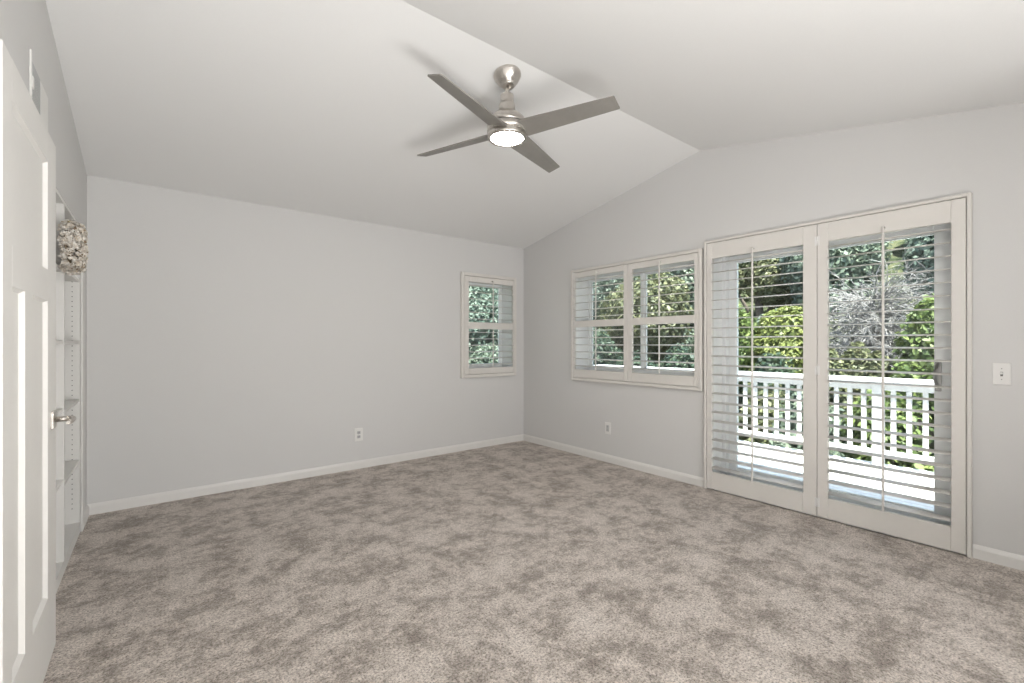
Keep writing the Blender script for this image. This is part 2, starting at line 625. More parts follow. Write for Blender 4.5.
def louver_mb(axis, xc, a, b_, z):
    """elliptical slat running from a to b_"""
    mb = MB()
    tilt = math.radians(5)
    n = 14
    pts = []
    for i in range(n):
        t = 2 * math.pi * i / n
        u, w = LW * math.cos(t), LTK * math.sin(t)
        u, w = u * math.cos(tilt) - w * math.sin(tilt), u * math.sin(tilt) + w * math.cos(tilt)
        pts.append((xc + u, a, z + w) if axis == 'x' else (a, xc + u, z + w))
    mb.prism(pts, (0, b_ - a, 0) if axis == 'x' else (b_ - a, 0, 0))
    for f in mb.bm.faces:
        if len(f.verts) == 4:
            f.smooth = True
    return mb


def shutter_panel(root, axis, face, a, b_, z0, z1, oa, ob, zones, hinge_sides=()):
    """one hinged leaf a..b_ / z0..z1 with openings oa..ob and louver zones [(z0, z1)]"""
    d0, d1 = face, face + 0.028

    def bx(mb, e0, e1, p, q, r, s, bev=0.0):
        if axis == 'x':
            mb.box(e0, e1, p, q, r, s, bev)
        else:
            mb.box(p, q, e0, e1, r, s, bev)
    mb = MB()
    bx(mb, d0, d1, a, oa, z0, z1, 0.003)
    bx(mb, d0, d1, ob, b_, z0, z1, 0.003)
    edges = [z0] + [v for zn in zones for v in zn] + [z1]
    for lo, hi in zip(edges[0::2], edges[1::2]):
        bx(mb, d0, d1, oa, ob, lo, hi, 0.003)
    leaf = mb.build('shutter_panel', M['shutter'], root)
    xc = face + 0.014
    mid = (oa + ob) / 2
    proto = None
    for lo, hi in zones:
        n = int(round((hi - lo) / PITCH))
        p = (hi - lo) / n
        for i in range(n):
            z = lo + p * (i + 0.5)
            if proto is None:
                proto = louver_mb(axis, xc, oa + 0.0015, ob - 0.0015, z).build('louver', M['shutter'], leaf)
                pz = z
            else:
                copy_at(proto, leaf, (0, 0, z - pz))
    # tilt rods, one per zone, with a small catch on the rail above
    mb = MB()
    rf = xc - LW
    for k, (lo, hi) in enumerate(zones):
        bx(mb, rf - 0.011, rf - 0.0005, mid - 0.0065, mid + 0.0065, lo + 0.005, hi - 0.012, 0.003)
    bx(mb, rf - 0.006, rf + LW - 0.0145, mid - 0.0055, mid + 0.0055, zones[-1][1] + 0.020, zones[-1][1] + 0.034, 0.002)
    bx(mb, rf - 0.012, rf - 0.0015, mid - 0.006, mid + 0.006, zones[-1][1] - 0.012, zones[-1][1] + 0.030, 0.003)
    mb.build('tilt_rod', M['shutter'], leaf)
    for s in hinge_sides:
        for hz in (z0 + 0.10, z0 + (z1 - z0) * 0.5, z1 - 0.12):
            mb = MB()
            y = a if s < 0 else b_
            mb.tube([(d0 - 0.003, y, hz - 0.032), (d0 - 0.003, y, hz + 0.032)], 0.0045, 10)
            mb.box(d0 - 0.0015, d0 + 0.001, y - 0.015, y + 0.0148, hz - 0.032, hz + 0.032)
            mb.build('hinge', M['plate'], leaf)
    return leaf


def shutter_frame(root, axis, d0, d1, a, b_, z0, z1, w, bottom=True):
    def bx(mb, p, q, r, s):
        if axis == 'x':
            mb.box(d0, d1, p, q, r, s, 0.004)
        else:
            mb.box(p, q, d0, d1, r, s, 0.004)
    mb = MB()
    bx(mb, a, a + w, z0, z1)
    bx(mb, b_ - w, b_, z0, z1)
    bx(mb, a + w, b_ - w, z1 - w, z1)
    if bottom:
        bx(mb, a + w, b_ - w, z0, z0 + w)
    return mb.build('shutter_frame', M['shutter'], root)


g = 0.0035
# window_1
root = thing('plantation_shutter', 'small single white plantation shutter on the back wall near the corner', 'shutter', (3.16, YB, 0.83))
shutter_frame(root, 'y', YB - 0.034, YB - 0.0005, 2.76, 3.565, 0.835, 2.055, 0.038)
shutter_panel(root, 'y', YB - 0.030, 2.798 + g, 3.527 - g, 0.873 + g, 2.017 - g, 2.86, 3.508, [(0.947, 1.403), (1.483, 1.95)])
# window_2
root = thing('plantation_shutter', 'wide double white plantation shutter between the corner and the patio doors', 'shutter', (XR, 2.80, 0.82))
shutter_frame(root, 'x', XR - 0.034, XR - 0.0005, 2.028, 3.577, 0.825, 2.05, 0.030)
shutter_panel(root, 'x', XR - 0.030, 2.058 + g, 2.80 - g / 2, 0.855 + g, 2.02 - g, 2.097, 2.749, [(0.948, 1.412), (1.482, 1.958)])
shutter_panel(root, 'x', XR - 0.030, 2.80 + g / 2, 3.547 - g, 0.855 + g, 2.02 - g, 2.851, 3.518, [(0.948, 1.412), (1.482, 1.958)])
# patio door
root = thing('plantation_shutter', 'pair of tall white plantation shutter doors over the patio door', 'shutter', (XR, 1.2, 0))
shutter_frame(root, 'x', XR - 0.036, XR - 0.0005, 0.397, 2.007, 0.0, 2.10, 0.021, False)
shutter_panel(root, 'x', XR - 0.031, 0.418 + g, 1.170 - g / 2, 0.012, 2.079 - g, 0.484, 1.103, [(0.155, 1.945)], (1,))
leaf = shutter_panel(root, 'x', XR - 0.031, 1.170 + g / 2, 1.986 - g, 0.012, 2.079 - g, 1.258, 1.937, [(0.155, 1.945)])
mb = MB()                                            # strip behind the joint of the two leaves
mb.box(XR - 0.0028, XR + 0.004, 1.150, 1.200, 0.014, 2.07, 0.001)
mb.build('meeting_strip', M['shutter'], leaf)

# ------------------------------------------------------------------ open door on the left
DX1, DX0 = -0.310, -0.345            # room face, back face
DY0, DY1 = 1.762, 2.592
root = thing('door_1', 'white three-panel door standing open against the left wall', 'door', (-0.33, DY0, 0), None, 'structure')
mb = MB()
st, rec = 0.112, 0.013
mzs = (0.275, 1.392, 1.508, 1.912)
half = (DY1 - DY0)
ym = 2.083
mb.box(DX0, DX1, DY0, DY0 + 0.104, 0.014, 2.03, 0.002)
mb.box(DX0, DX1, DY1 - 0.178, DY1, 0.014, 2.03, 0.002)
ypa, ypb = DY0 + 0.104, DY1 - 0.178
mb.box(DX0, DX1, ypa, ypb, 0.014, mzs[0], 0.0)
mb.box(DX0, DX1, ypa, ypb, mzs[1], mzs[2], 0.0)
mb.box(DX0, DX1, ypa, ypb, mzs[3], 2.03, 0.0)
mb.box(DX0, DX1, ym - 0.056, ym + 0.056, mzs[0], mzs[1], 0.0)
dleaf = mb.build('door_leaf', M['door'], root)
for a, b_, lo, hi in ((ypa, ym - 0.056, mzs[0], mzs[1]), (ym + 0.056, ypb, mzs[0], mzs[1]), (ypa, ypb, mzs[2], mzs[3])):
    mb = MB()
    mb.box(DX0 + rec, DX1 - rec, a, b_, lo, hi)
    # sloped inner edge around the recess
    w = 0.008
    for p in ([(DX1 - rec, a, lo), (DX1 - rec, a + w, lo), (DX1 - 0.001, a, lo)],
              [(DX1 - rec, b_, lo), (DX1 - rec, b_ - w, lo), (DX1 - 0.001, b_, lo)]):
        mb.prism(p, (0, 0, hi - lo))
    for p in ([(DX1 - rec, a, lo), (DX1 - rec, a, lo + w), (DX1 - 0.001, a, lo)],
              [(DX1 - rec, a, hi), (DX1 - rec, a, hi - w), (DX1 - 0.001, a, hi)]):
        mb.prism(p, (0, b_ - a, 0))
    mb.build('door_inset', M['door'], dleaf)
hy, hz = 2.505, 0.934
mb = MB()
mb.box(DX1, DX1 + 0.009, hy - 0.033, hy + 0.033, hz - 0.034, hz + 0.034, 0.002)
mb.tube([(DX1 + 0.008, hy, hz), (DX1 + 0.050, hy, hz)], 0.0105, 16)
lev = [(DX1 + 0.044, hy + 0.010, hz), (DX1 + 0.058, hy - 0.004, hz), (DX1 + 0.062, hy - 0.03, hz - 0.001), (DX1 + 0.062, hy - 0.075, hz - 0.002), (DX1 + 0.058, hy - 0.115, hz - 0.003)]
mb.tube(lev, [0.010, 0.0105, 0.0095, 0.0085, 0.007], 14)
tag(mb.build('door_handle', M['nickel'], root), 'brushed nickel lever handle on a square rose')
for hz2 in (0.25, 1.05, 1.83):
    mb = MB()
    mb.tube([(DX0 - 0.004, DY0 - 0.006, hz2 - 0.045), (DX0 - 0.004, DY0 - 0.006, hz2 + 0.045)], 0.006, 10)
    mb.box(DX0 - 0.0025, DX0 - 0.0003, DY0 - 0.02, DY0 + 0.02, hz2 - 0.045, hz2 + 0.045)
    mb.build('hinge', M['nickel'], root)
mb = MB()                                            # casing the hinges are screwed to
mb.box(XL, DX0 - 0.0035, 1.665, 1.755, 0.0, 2.10, 0.003)
mb.box(XL, DX0 - 0.0035, 0.85, 1.665, 2.04, 2.10, 0.003)
mb.box(XL, DX0 - 0.0035, 0.85, 0.94, 0.0, 2.04, 0.003)
struct(mb, 'trim_1', M['trim'], 'white casing of the bedroom doorway beside the camera', 'door casing')

# ------------------------------------------------------------------ hatch high on the left wall
root = thing('wall_hatch', 'small white-edged hatch high on the wall above the open door', 'hatch', (XL, 2.7, HZ0))
mb = MB()
mb.box(XL + 0.0005, XL + 0.0065, HY0 - 0.016, HY0, HZ0, HZ1 + 0.03, 0.001)
mb.box(XL + 0.0005, XL + 0.006, HY0, HY1, HZ0, HZ0 + 0.012)
mb.build('hatch_flange', M['plate'], root)
mb = MB()
mb.box(XL + 0.0005, XL + 0.003, HY0, HY0 + 0.185, HZ0 + 0.012, HZ1, 0.0)
for k in range(15):
    zz = HZ0 + 0.03 + k * 0.022
    mb.box(XL + 0.003, XL + 0.0045, HY0 + 0.03, HY0 + 0.165, zz, zz + 0.008, 0.0)
mb.build('grille_panel', M['grille'], root)
mb = MB()
mb.box(XL + 0.0005, XL + 0.0035, HY0 + 0.186, HY1, HZ0 + 0.012, HZ1, 0.002)
mb.build('hatch_door', M['plate'], root)
mb = MB()
mb.box(XL + 0.0032, XL + 0.009, HY0 + 0.0005, HY0 + 0.022, 2.225, 2.27, 0.001)
mb.build('latch', M['plate'], root)

# ------------------------------------------------------------------ built-in bookcase
root = thing('bookcase', 'white built-in bookcase with adjustable shelves recessed beside the open door', 'bookcase', (XL - 0.16, 3.41, 0))
X1, X0 = XL - 0.001, XL - BCD
DIV = 3.405
e = 0.0015


def peg_rows(mb, y, sgn, z0, z1):
    """two rows of dark shelf-pin holes on the face at y (facing sgn*Y)"""
    for xx in (X1 - 0.037, X0 + 0.05):
        z = z0
        while z < z1:
            mb.lathe([(0.0, 0.0006), (0.0032, 0.0006), (0.0032, 0.0)], Matrix.Translation((xx, y, z)) @ Matrix.Rotation(-sgn * math.pi / 2, 4, 'X'), 8, 1)
            z += 0.032


mb = MB()
mb.box(X0, X1, BC[1] - 0.02, BC[1] - e, 0.0, BC[3] - e)
peg_rows(mb, BC[1] - 0.02, -1, 0.16, 1.90)
mb.build('side_panel', [M['case'], M['slot']], root)
mb = MB()
mb.box(X0, X1, BC[0] + e, BC[0] + 0.02, 0.0, BC[3] - e)
mb.build('side_panel', [M['case'], M['slot']], root)
mb = MB()
mb.box(X0 + 0.008, X1, DIV - 0.011, DIV + 0.011, 0.065, BC[3] - 0.02)
peg_rows(mb, DIV - 0.011, -1, 0.16, 1.90)
mb.build('divider', [M['case'], M['slot']], root)
mb = MB()
mb.box(X0, X0 + 0.008, BC[0] + 0.02, BC[1] - 0.02, 0.0, BC[3] - e)
mb.build('back_panel', M['case'], root)
mb = MB()
mb.box(X0 + 0.008, X1, BC[0] + 0.02, BC[1] - 0.02, BC[3] - 0.02, BC[3] - e)
mb.build('top_panel', M['case'], root)
mb = MB()
mb.box(X0 + 0.008, X1, BC[0] + 0.02, BC[1] - 0.02, 0.0, 0.065)
mb.build('plinth', M['case'], root)
mb = MB()                                            # face stile over the joint to the wall
mb.box(XL + 0.0005, XL + 0.012, BC[1] - 0.018, 4.172, 0.0, 2.02, 0.002)
mb.build('face_stile', M['case'], root)
for z in (0.475, 0.868, 1.247, 1.652):
    mb = MB()
    mb.box(X0 + 0.009, X1 - 0.004, DIV + 0.0115, BC[1] - 0.0205, z - 0.019, z, 0.0015)
    mb.build('shelf', M['case'], root)
for z in (0.505, 0.885, 1.247, 1.632):
    mb = MB()
    mb.box(X0 + 0.009, X1 - 0.004, BC[0] + 0.0205, DIV - 0.0115, z - 0.019, z, 0.0015)
    mb.build('shelf', M['case'], root)


# ------------------------------------------------------------------ leaf clouds (numpy -> one mesh)
def leaves_mesh(name, mat, pos, nrm, size, rng, parent=None, aspect=1.7, tip=True, up=None):
    n = len(pos)
    nrm = nrm / (np.linalg.norm(nrm, axis=1, keepdims=True) + 1e-9)
    r = rng.normal(size=(n, 3)) if up is None else up + 0.35 * rng.normal(size=(n, 3))
    a = r - (r * nrm).sum(1, keepdims=True) * nrm
    a /= np.linalg.norm(a, axis=1, keepdims=True) + 1e-9
    b_ = np.cross(nrm, a)
    s = (size * rng.uniform(0.6, 1.35, n))[:, None]
    L, Wd = s * 0.5 * aspect, s * 0.5
    sag = nrm * s * 0.16
    # six-cornered folded leaf
    v = np.stack([pos - a * L - sag, pos - a * L * 0.25 + b_ * Wd, pos + a * L * 0.45 + b_ * Wd * 0.62, pos + a * L - sag, pos + a * L * 0.45 - b_ * Wd * 0.62, pos - a * L * 0.25 - b_ * Wd], axis=1).reshape(-1, 3)
    org = np.array(ORG.get(parent.as_pointer(), Vector())) if parent else np.zeros(3)
    v = v - org
    me = bpy.data.meshes.new(name)
    me.vertices.add(n * 6)
    me.vertices.foreach_set('co', v.astype(np.float32).ravel())
    me.loops.add(n * 6)
    me.loops.foreach_set('vertex_index', np.arange(n * 6, dtype=np.int32))
    me.polygons.add(n)
    me.polygons.foreach_set('loop_start', np.arange(0, n * 6, 6, dtype=np.int32))
    me.update()
    me.validate()
    me.materials.append(mat)
    o = bpy.data.objects.new(name, me)
    C.objects.link(o)
    if parent:
        o.parent = parent
        ORG[o.as_pointer()] = Vector(org)
    return o


# ------------------------------------------------------------------ flower wreath on the bookcase divider
rng = np.random.default_rng(4)
WC = np.array([XL + 0.048, 3.29, 1.734])
root = thing('flower_wreath', 'wreath of small cream flowers hung on the bookcase divider', 'wreath', tuple(WC - np.array([0, 0, 0.125])))
mb = MB()
for k in range(7):
    pts = []
    ph = rng.uniform(0, 6.28)
    for i in range(25):
        t = 2 * math.pi * i / 24
        rr = 0.088 + 0.012 * math.sin(3 * t + ph)
        pts.append((WC[0] - 0.012 + 0.014 * math.cos(4 * t + ph), WC[1] + rr * math.cos(t), WC[2] + rr * math.sin(t)))
    mb.tube(pts, 0.004, 6, caps=False)
mb.build('twig_ring', M['vine'], root)
n = 1150
t = rng.uniform(0, 2 * math.pi, n)
ps = rng.uniform(-0.3 * math.pi, 1.3 * math.pi, n)
mi = 0.046 * rng.uniform(0.75, 1.12, n)
rad = 0.088 + mi * np.cos(ps)
xo = mi * np.sin(ps) * 0.95
fc = np.stack([WC[0] - 0.006 + xo, WC[1] + rad * np.cos(t), WC[2] + rad * np.sin(t)], 1)
fn = np.stack([np.sin(ps), np.cos(ps) * np.cos(t), np.cos(ps) * np.sin(t)], 1)
fn += 0.35 * rng.normal(size=fn.shape)
fn /= np.linalg.norm(fn, axis=1, keepdims=True)
pp, pn, pu = [], [], []
for i in range(n):
    h_ = np.cross(fn[i], rng.normal(size=3))
    h_ /= np.linalg.norm(h_)
    k_ = np.cross(fn[i], h_)
    for j in range(5):
        w = 2 * math.pi * j / 5
        dd = math.cos(w) * h_ + math.sin(w) * k_
        pp.append(fc[i] + dd * 0.0065 + fn[i] * 0.002)
        pn.append(fn[i] - dd * 0.45)
        pu.append(dd)
leaves_mesh('blossoms', M['petal'], np.array(pp), np.array(pn), 0.0105, rng, root, 1.25, up=np.array(pu))
n = 60
t = rng.uniform(0, 2 * math.pi, n)
ps = rng.uniform(0, math.pi, n)
rad = 0.088 + 0.044 * np.cos(ps)
lp = np.stack([WC[0] - 0.004 + 0.040 * np.sin(ps), WC[1] + rad * np.cos(t), WC[2] + rad * np.sin(t)], 1)
leaves_mesh('foliage', M['vine'], lp, rng.normal(size=(n, 3)), 0.016, rng, root, 2.2)
mb = MB()
mb.lathe([(0.0, 0.0), (0.022, -0.003), (0.018, -0.012), (0.007, -0.03), (0.006, -0.045), (0.0, -0.047)], Matrix.Translation((XL + 0.030, WC[1], WC[2] + 0.138)), 20)
mb.tube([(XL + 0.0005, WC[1], WC[2] + 0.128), (XL + 0.03, WC[1], WC[2] + 0.128)], 0.004, 8)
tag(mb.build('hanger', M['brass'], root), 'small brass hanger at the top of the wreath')

# ------------------------------------------------------------------ outlets and switch
def wall_plate(name, label, cat, axis, c, z, kind, w=0.072, h=0.118):
    root = thing(name, label, cat, (c, YB, z - h / 2) if axis == 'y' else (XR, c, z - h / 2))

    def bx(mb, d0, d1, p, q, r, s, bev=0.0, mi=0):      # d = distance out of the wall
        if axis == 'y':
            mb.box(p, q, YB - d1, YB - d0, r, s, bev, mi)
        else:
            mb.box(XR - d1, XR - d0, p, q, r, s, bev, mi)

    def disc(mb, u, zz, rr, d, mi):
        mt = Matrix.Translation((u, YB - d, zz)) @ Matrix.Rotation(math.pi / 2, 4, 'X') if axis == 'y' else Matrix.Translation((XR - d, u, zz)) @ Matrix.Rotation(-math.pi / 2, 4, 'Y')
        mb.lathe([(0, 0.0012), (rr * 0.8, 0.0012), (rr, 0.0)], mt, 12, mi)
    mb = MB()
    bx(mb, 0.0004, 0.007, c - w / 2, c + w / 2, z - h / 2, z + h / 2, 0.003)
    plate = mb.build('cover_plate', M['plate'], root)
    if kind == 'duplex':
        for s in (-1, 1):
            mb = MB()
            zz = z + s * 0.0205
            bx(mb, 0.0068, 0.0095, c - 0.0165, c + 0.0165, zz - 0.0145, zz + 0.0145, 0.004)
            bx(mb, 0.0093, 0.0099, c - 0.009, c - 0.006, zz - 0.003, zz + 0.007, 0, 1)
            bx(mb, 0.0093, 0.0099, c + 0.006, c + 0.009, zz - 0.003, zz + 0.007, 0, 1)
            bx(mb, 0.0093, 0.0099, c - 0.002, c + 0.002, zz - 0.010, zz - 0.006, 0, 1)
            mb.build('socket', [M['grille'], M['dark']], root)
        mb = MB()
        disc(mb, c, z, 0.003, 0.0068, 0)
        mb.build('screw', M['steel'], root)
    elif kind == 'decor':
        mb = MB()
        bx(mb, 0.0068, 0.0085, c - 0.0165, c + 0.0165, z - 0.033, z + 0.033, 0.001)
        for s in (-1, 1):
            bx(mb, 0.0083, 0.009, c - 0.008, c - 0.0055, z + s * 0.018 - 0.004, z + s * 0.018 + 0.005, 0, 1)
            bx(mb, 0.0083, 0.009, c + 0.0055, c + 0.008, z + s * 0.018 - 0.004, z + s * 0.018 + 0.005, 0, 1)
        mb.build('socket', [M['grille'], M['dark']], root)
    else:
        mb = MB()
        bx(mb, 0.0068, 0.0085, c - 0.006, c + 0.006, z - 0.013, z + 0.013, 0.001, 1)
        bx(mb, 0.0084, 0.019, c - 0.0045, c + 0.0045, z - 0.002, z + 0.010, 0.0015, 0)
        mb.build('toggle', [M['plate'], M['slot']], root)
        for s in (-1, 1):
            mb = MB()
            disc(mb, c, z + s * 0.030, 0.003, 0.0068, 0)
            mb.build('screw', M['steel'], root)
    return root


wall_plate('power_outlet', 'white duplex power outlet low on the back wall', 'outlet', 'y', 1.587, 0.335, 'duplex', 0.082, 0.128)
wall_plate('power_outlet', 'white power outlet low on the window wall below the wide shutter', 'outlet', 'x', 3.07, 0.352, 'decor', 0.076, 0.122)
wall_plate('light_switch', 'white toggle light switch on the wall beside the patio doors', 'switch', 'x', 0.283, 1.062, 'toggle', 0.072, 0.122)

# ------------------------------------------------------------------ ceiling fan
FX, FY = 1.693, 2.185
fz = zc(FY)
root = thing('ceiling_fan', 'brushed nickel four-blade ceiling fan with a lit lamp', 'ceiling fan', (FX, FY, 2.475))
al = math.atan(S1)
T = Matrix.Translation((FX, FY, 0))
mb = MB()                                            # canopy follows the slope of the ceiling
mb.lathe([(0.0, -0.001), (0.081, -0.001), (0.084, -0.006), (0.084, -0.018), (0.081, -0.022), (0.078, -0.028), (0.064, -0.052), (0.044, -0.068), (0.041, -0.070), (0.041, -0.078), (0.036, -0.084), (0.018, -0.084), (0.018, -0.066), (0.0, -0.066)],
         Matrix.Translation((FX, FY, fz)) @ Matrix.Rotation(-al, 4, 'X'), 48)
mb.build('canopy', M['nickel'], root)
mb = MB()
mb.lathe([(0.0, 2.82), (0.0135, 2.82), (0.0135, 2.735), (0.0, 2.735)], T, 20)
mb.build('downrod', M['nickel'], root)
mb = MB()
mb.lathe([(0.0, 2.750), (0.034, 2.750), (0.040, 2.746), (0.041, 2.740), (0.041, 2.693), (0.046, 2.690), (0.049, 2.684), (0.049, 2.640), (0.058, 2.634), (0.085, 2.622), (0.105, 2.602), (0.117, 2.582), (0.1215, 2.566), (0.1215, 2.558), (0.119, 2.5575), (0.119, 2.5535), (0.1215, 2.553), (0.1215, 2.5125), (0.0, 2.5125)], T, 56)
for k in range(4):                                   # collar screws
    w = math.radians(20 + 90 * k)
    mb.lathe([(0, 0.003), (0.004, 0.003), (0.005, 0)], T @ Matrix.Rotation(w, 4, 'Z') @ Matrix.Translation((0.041, 0, 2.703)) @ Matrix.Rotation(math.pi / 2, 4, 'Y'), 10)
mb.build('motor_housing', M['nickel'], root)
mb = MB()
mb.lathe([(0.1186, 2.5576), (0.1192, 2.5576), (0.1192, 2.5534), (0.1186, 2.5534)], T, 48)
mb.build('housing_groove', M['dark'], root)
mb = MB()
mb.lathe([(0.0, 2.511), (0.116, 2.511), (0.119, 2.508), (0.1205, 2.503), (0.1205, 2.488), (0.119, 2.482), (0.1145, 2.478), (0.1025, 2.4775), (0.1010, 2.4785), (0.1010, 2.486), (0.0, 2.486)], T, 56)
mb.build('light_ring', M['nickel'], root)
mb = MB()
mb.lathe([(0.0, 2.4858), (0.1000, 2.4858), (0.1000, 2.4835), (0.096, 2.4825), (0.0, 2.4815)], T, 48)
tag(mb.build('lamp_lens', M['lens'], root), 'round frosted lens glowing white')
pit = math.radians(-16)
for k in range(4):
    mb = MB()
    th = math.radians(201.4 + 90 * k)
    r0, r1 = 0.085, 0.681
    w0, w1 = 0.068, 0.0475
    skew = 0.006
    pl = [(r0, -w0 * 0.8), (r0 + 0.03, -w0), (r1 - 0.004, -w1), (r1 + 0.001, -w1 + 0.004), (r1 + skew, w1 - 0.004), (r1 + skew - 0.005, w1), (r0 + 0.03, w0), (r0, w0 * 0.8)]
    mb.prism([(x, y, -0.0035) for x, y in pl], (0, 0, 0.007))
    mt = T @ Matrix.Translation((0, 0, 2.521)) @ Matrix.Rotation(th, 4, 'Z') @ Matrix.Rotation(pit, 4, 'X')
    bmesh.ops.transform(mb.bm, matrix=mt, verts=mb.bm.verts)
    mb.build('blade', M['blade'], root)

# ------------------------------------------------------------------ balcony
DZ, RX, RT = -0.04, 5.95, 0.874
mb = MB()
xa = XR + 0.29
nb = 14
bw = (RX + 0.12 - xa) / nb
for k in range(nb):
    mb.box(xa + k * bw + 0.003, xa + (k + 1) * bw - 0.003, -2.6, 5.16, DZ - 0.035, DZ, 0.002)
mb.box(xa, RX + 0.12, -2.6, 5.16, DZ - 0.25, DZ - 0.036)
struct(mb, 'balcony_deck', M['deck'], 'sunlit white balcony deck outside the patio door', 'deck')

root = thing('balcony_railing', 'white wooden balcony railing with square balusters beyond the patio door', 'railing', (RX, 1.3, DZ))
mb = MB()
mb.box(RX - 0.085, RX + 0.085, -2.58, 5.13, RT - 0.042, RT, 0.005)
mb.box(RX - 0.022, RX + 0.022, -2.58, 5.06, RT - 0.125, RT - 0.042, 0.003)
mb.box(XR + 0.30, RX - 0.085, 4.955, 5.125, RT - 0.042, RT, 0.005)
mb.build('top_rail', M['rail'], root)
mb = MB()
mb.box(RX - 0.022, RX + 0.022, -2.58, 5.06, DZ + 0.095, DZ + 0.165, 0.003)
mb.box(XR + 0.30, RX - 0.022, 5.02, 5.06, DZ + 0.095, DZ + 0.165, 0.003)
mb.build('bottom_rail', M['rail'], root)
posts = [1.334 + 1.853 * k for k in range(-2, 3)]
for y in posts:
    mb = MB()
    mb.box(RX - 0.045, RX + 0.045, y - 0.046, y + 0.046, DZ, RT - 0.042, 0.004)
    mb.build('post', M['rail'], root)
proto = None
for a, b_ in zip(posts, posts[1:]):
    for k in range(1, 15):
        y = a + (b_ - a) * k / 15
        if proto is None:
            mb = MB()
            mb.box(RX - 0.0195, RX + 0.0195, y - 0.0195, y + 0.0195, DZ + 0.165, RT - 0.125, 0.002)
            proto = mb.build('baluster', M['rail'], root)
            py = y
        else:
            copy_at(proto, root, (0, y - py, 0))

# ------------------------------------------------------------------ hillside
def hill_z(x, y):
    d = max(0.0, max(x - 9.5, (y - 9.5)))
    z = -2.2 + 0.30 * d + 0.016 * d * d
    return min(z, 9.0) + 0.25 * math.sin(x * 0.7 + 1.3) * math.cos(y * 0.55)


bm = bmesh.new()
nx, ny = 60, 60
gx = [4.0 + 40 * (i / nx) for i in range(nx + 1)]
gy = [-14.0 + 50 * (j / ny) for j in range(ny + 1)]
gx = [-14 + 62 * (i / nx) for i in range(nx + 1)]
vv = [[bm.verts.new((x, y, hill_z(x, y))) for y in gy] for x in gx]
for i in range(nx):
    for j in range(ny):
        f = bm.faces.new((vv[i][j], vv[i + 1][j], vv[i + 1][j + 1], vv[i][j + 1]))
        f.smooth = True
mb = MB()
mb.bm.free()
mb.bm = bm
struct(mb, 'hillside', M['hill'], 'green hillside rising behind the balcony', 'hillside')


def tree(name, label, cat, x, y, top, rx, ry, mat, n, leaf, seed, low=0.3, group=None, lumps=9):
    """trunk with boughs and a lumpy crown of leaves standing on the hillside"""
    n = int(n * 2.2)
    rg = np.random.default_rng(seed)
    z0 = hill_z(x, y) - 0.05
    root = thing(name, label, cat, (x, y, z0), group)
    H = top - z0
    cz0 = z0 + H * low
    hz = (top - cz0) / 2
    cc = np.array([x, y, cz0 + hz])
    # lumps
    cen, rad = [], []
    for k in range(lumps):
        u = rg.normal(size=3)
        u /= np.linalg.norm(u)
        q_ = rg.uniform(0.25, 0.72)
        cen.append(cc + u * np.array([rx, ry, hz]) * q_)
        rad.append(np.array([rx, ry, hz]) * (1 - q_) * rg.uniform(0.95, 1.1))
    mb = MB()
    tr_ = max(0.05, 0.035 * H)
    mb.tube([(x, y, z0), (x + 0.04 * H * rg.normal() * 0.4, y, z0 + H * low * 0.6), tuple(cc)], [tr_, tr_ * 0.8, tr_ * 0.4], 9)
    for k in range(min(5, lumps)):
        s = np.array([x, y, z0 + H * low * 0.8])
        mb.tube([tuple(s), tuple((s + cen[k]) / 2 + rg.normal(size=3) * 0.06 * hz), tuple(cen[k])], [tr_ * 0.5, tr_ * 0.35, tr_ * 0.12], 6)
    mb.build('trunk', M['bark'], root)
    which = rg.integers(0, lumps, n)
    u = rg.normal(size=(n, 3))
    u /= np.linalg.norm(u, axis=1, keepdims=True)
    depth = 1 - np.abs(rg.normal(0, 0.20, n))
    cen, rad = np.array(cen), np.array(rad)
    pos = cen[which] + u * rad[which] * depth[:, None]
    pos[:, 2] = np.maximum(pos[:, 2], z0 + 0.05)
    nr = u + 0.55 * rg.normal(size=(n, 3)) + np.array([0, 0, 0.35])
    leaves_mesh('crown', M[mat], pos, nr, leaf * 0.62, rg, root)
    return root


def twig_shrub(label, x, y, top, r, seed):
    rg = random.Random(seed)
    z0 = hill_z(x, y) - 0.05
    root = thing('dry_shrub', label, 'shrub', (x, y, z0))
    mb = MB()
    mb.tube([(x, y, z0), (x + 0.1, y - 0.1, z0 + (top - z0) * 0.3), (x, y, z0 + (top - z0) * 0.6)], [0.16, 0.12, 0.05], 8)
    mb.build('trunk', M['bark'], root)
    mb = MB()
    for k in range(700):
        a = rg.uniform(0, 6.283)
        h0 = z0 + (top - z0) * rg.uniform(0.15, 0.75)
        e_ = rg.uniform(-0.2, 1.1)
        d = Vector((math.cos(a) * math.cos(e_), math.sin(a) * math.cos(e_), math.sin(e_)))
        L = r * rg.uniform(0.55, 1.15)
        p = Vector((x, y, h0)) + d * r * 0.12
        pts = [p]
        for s in range(5):
            d = (d + Vector((rg.gauss(0, 0.22), rg.gauss(0, 0.22), -0.13 + rg.gauss(0, 0.14)))).normalized()
            p = p + d * L / 5
            pts.append(p)
        mb.tube(pts, [0.011, 0.010, 0.009, 0.008, 0.006, 0.003], 3, caps=False)
        for s in (1, 2, 3, 4):
            for _ in range(2):
                d2 = (d + Vector((rg.gauss(0, 0.7), rg.gauss(0, 0.7), rg.gauss(-0.1, 0.6)))).normalized()
                l2 = L * rg.uniform(0.12, 0.28)
                q_ = pts[s]
                mb.tube([q_, q_ + d2 * l2 * 0.5, q_ + d2 * l2 + Vector((0, 0, -0.08 * l2))], [0.007, 0.006, 0.002], 3, caps=False)
    mb.build('twigs', M['twig'], root)
    return root


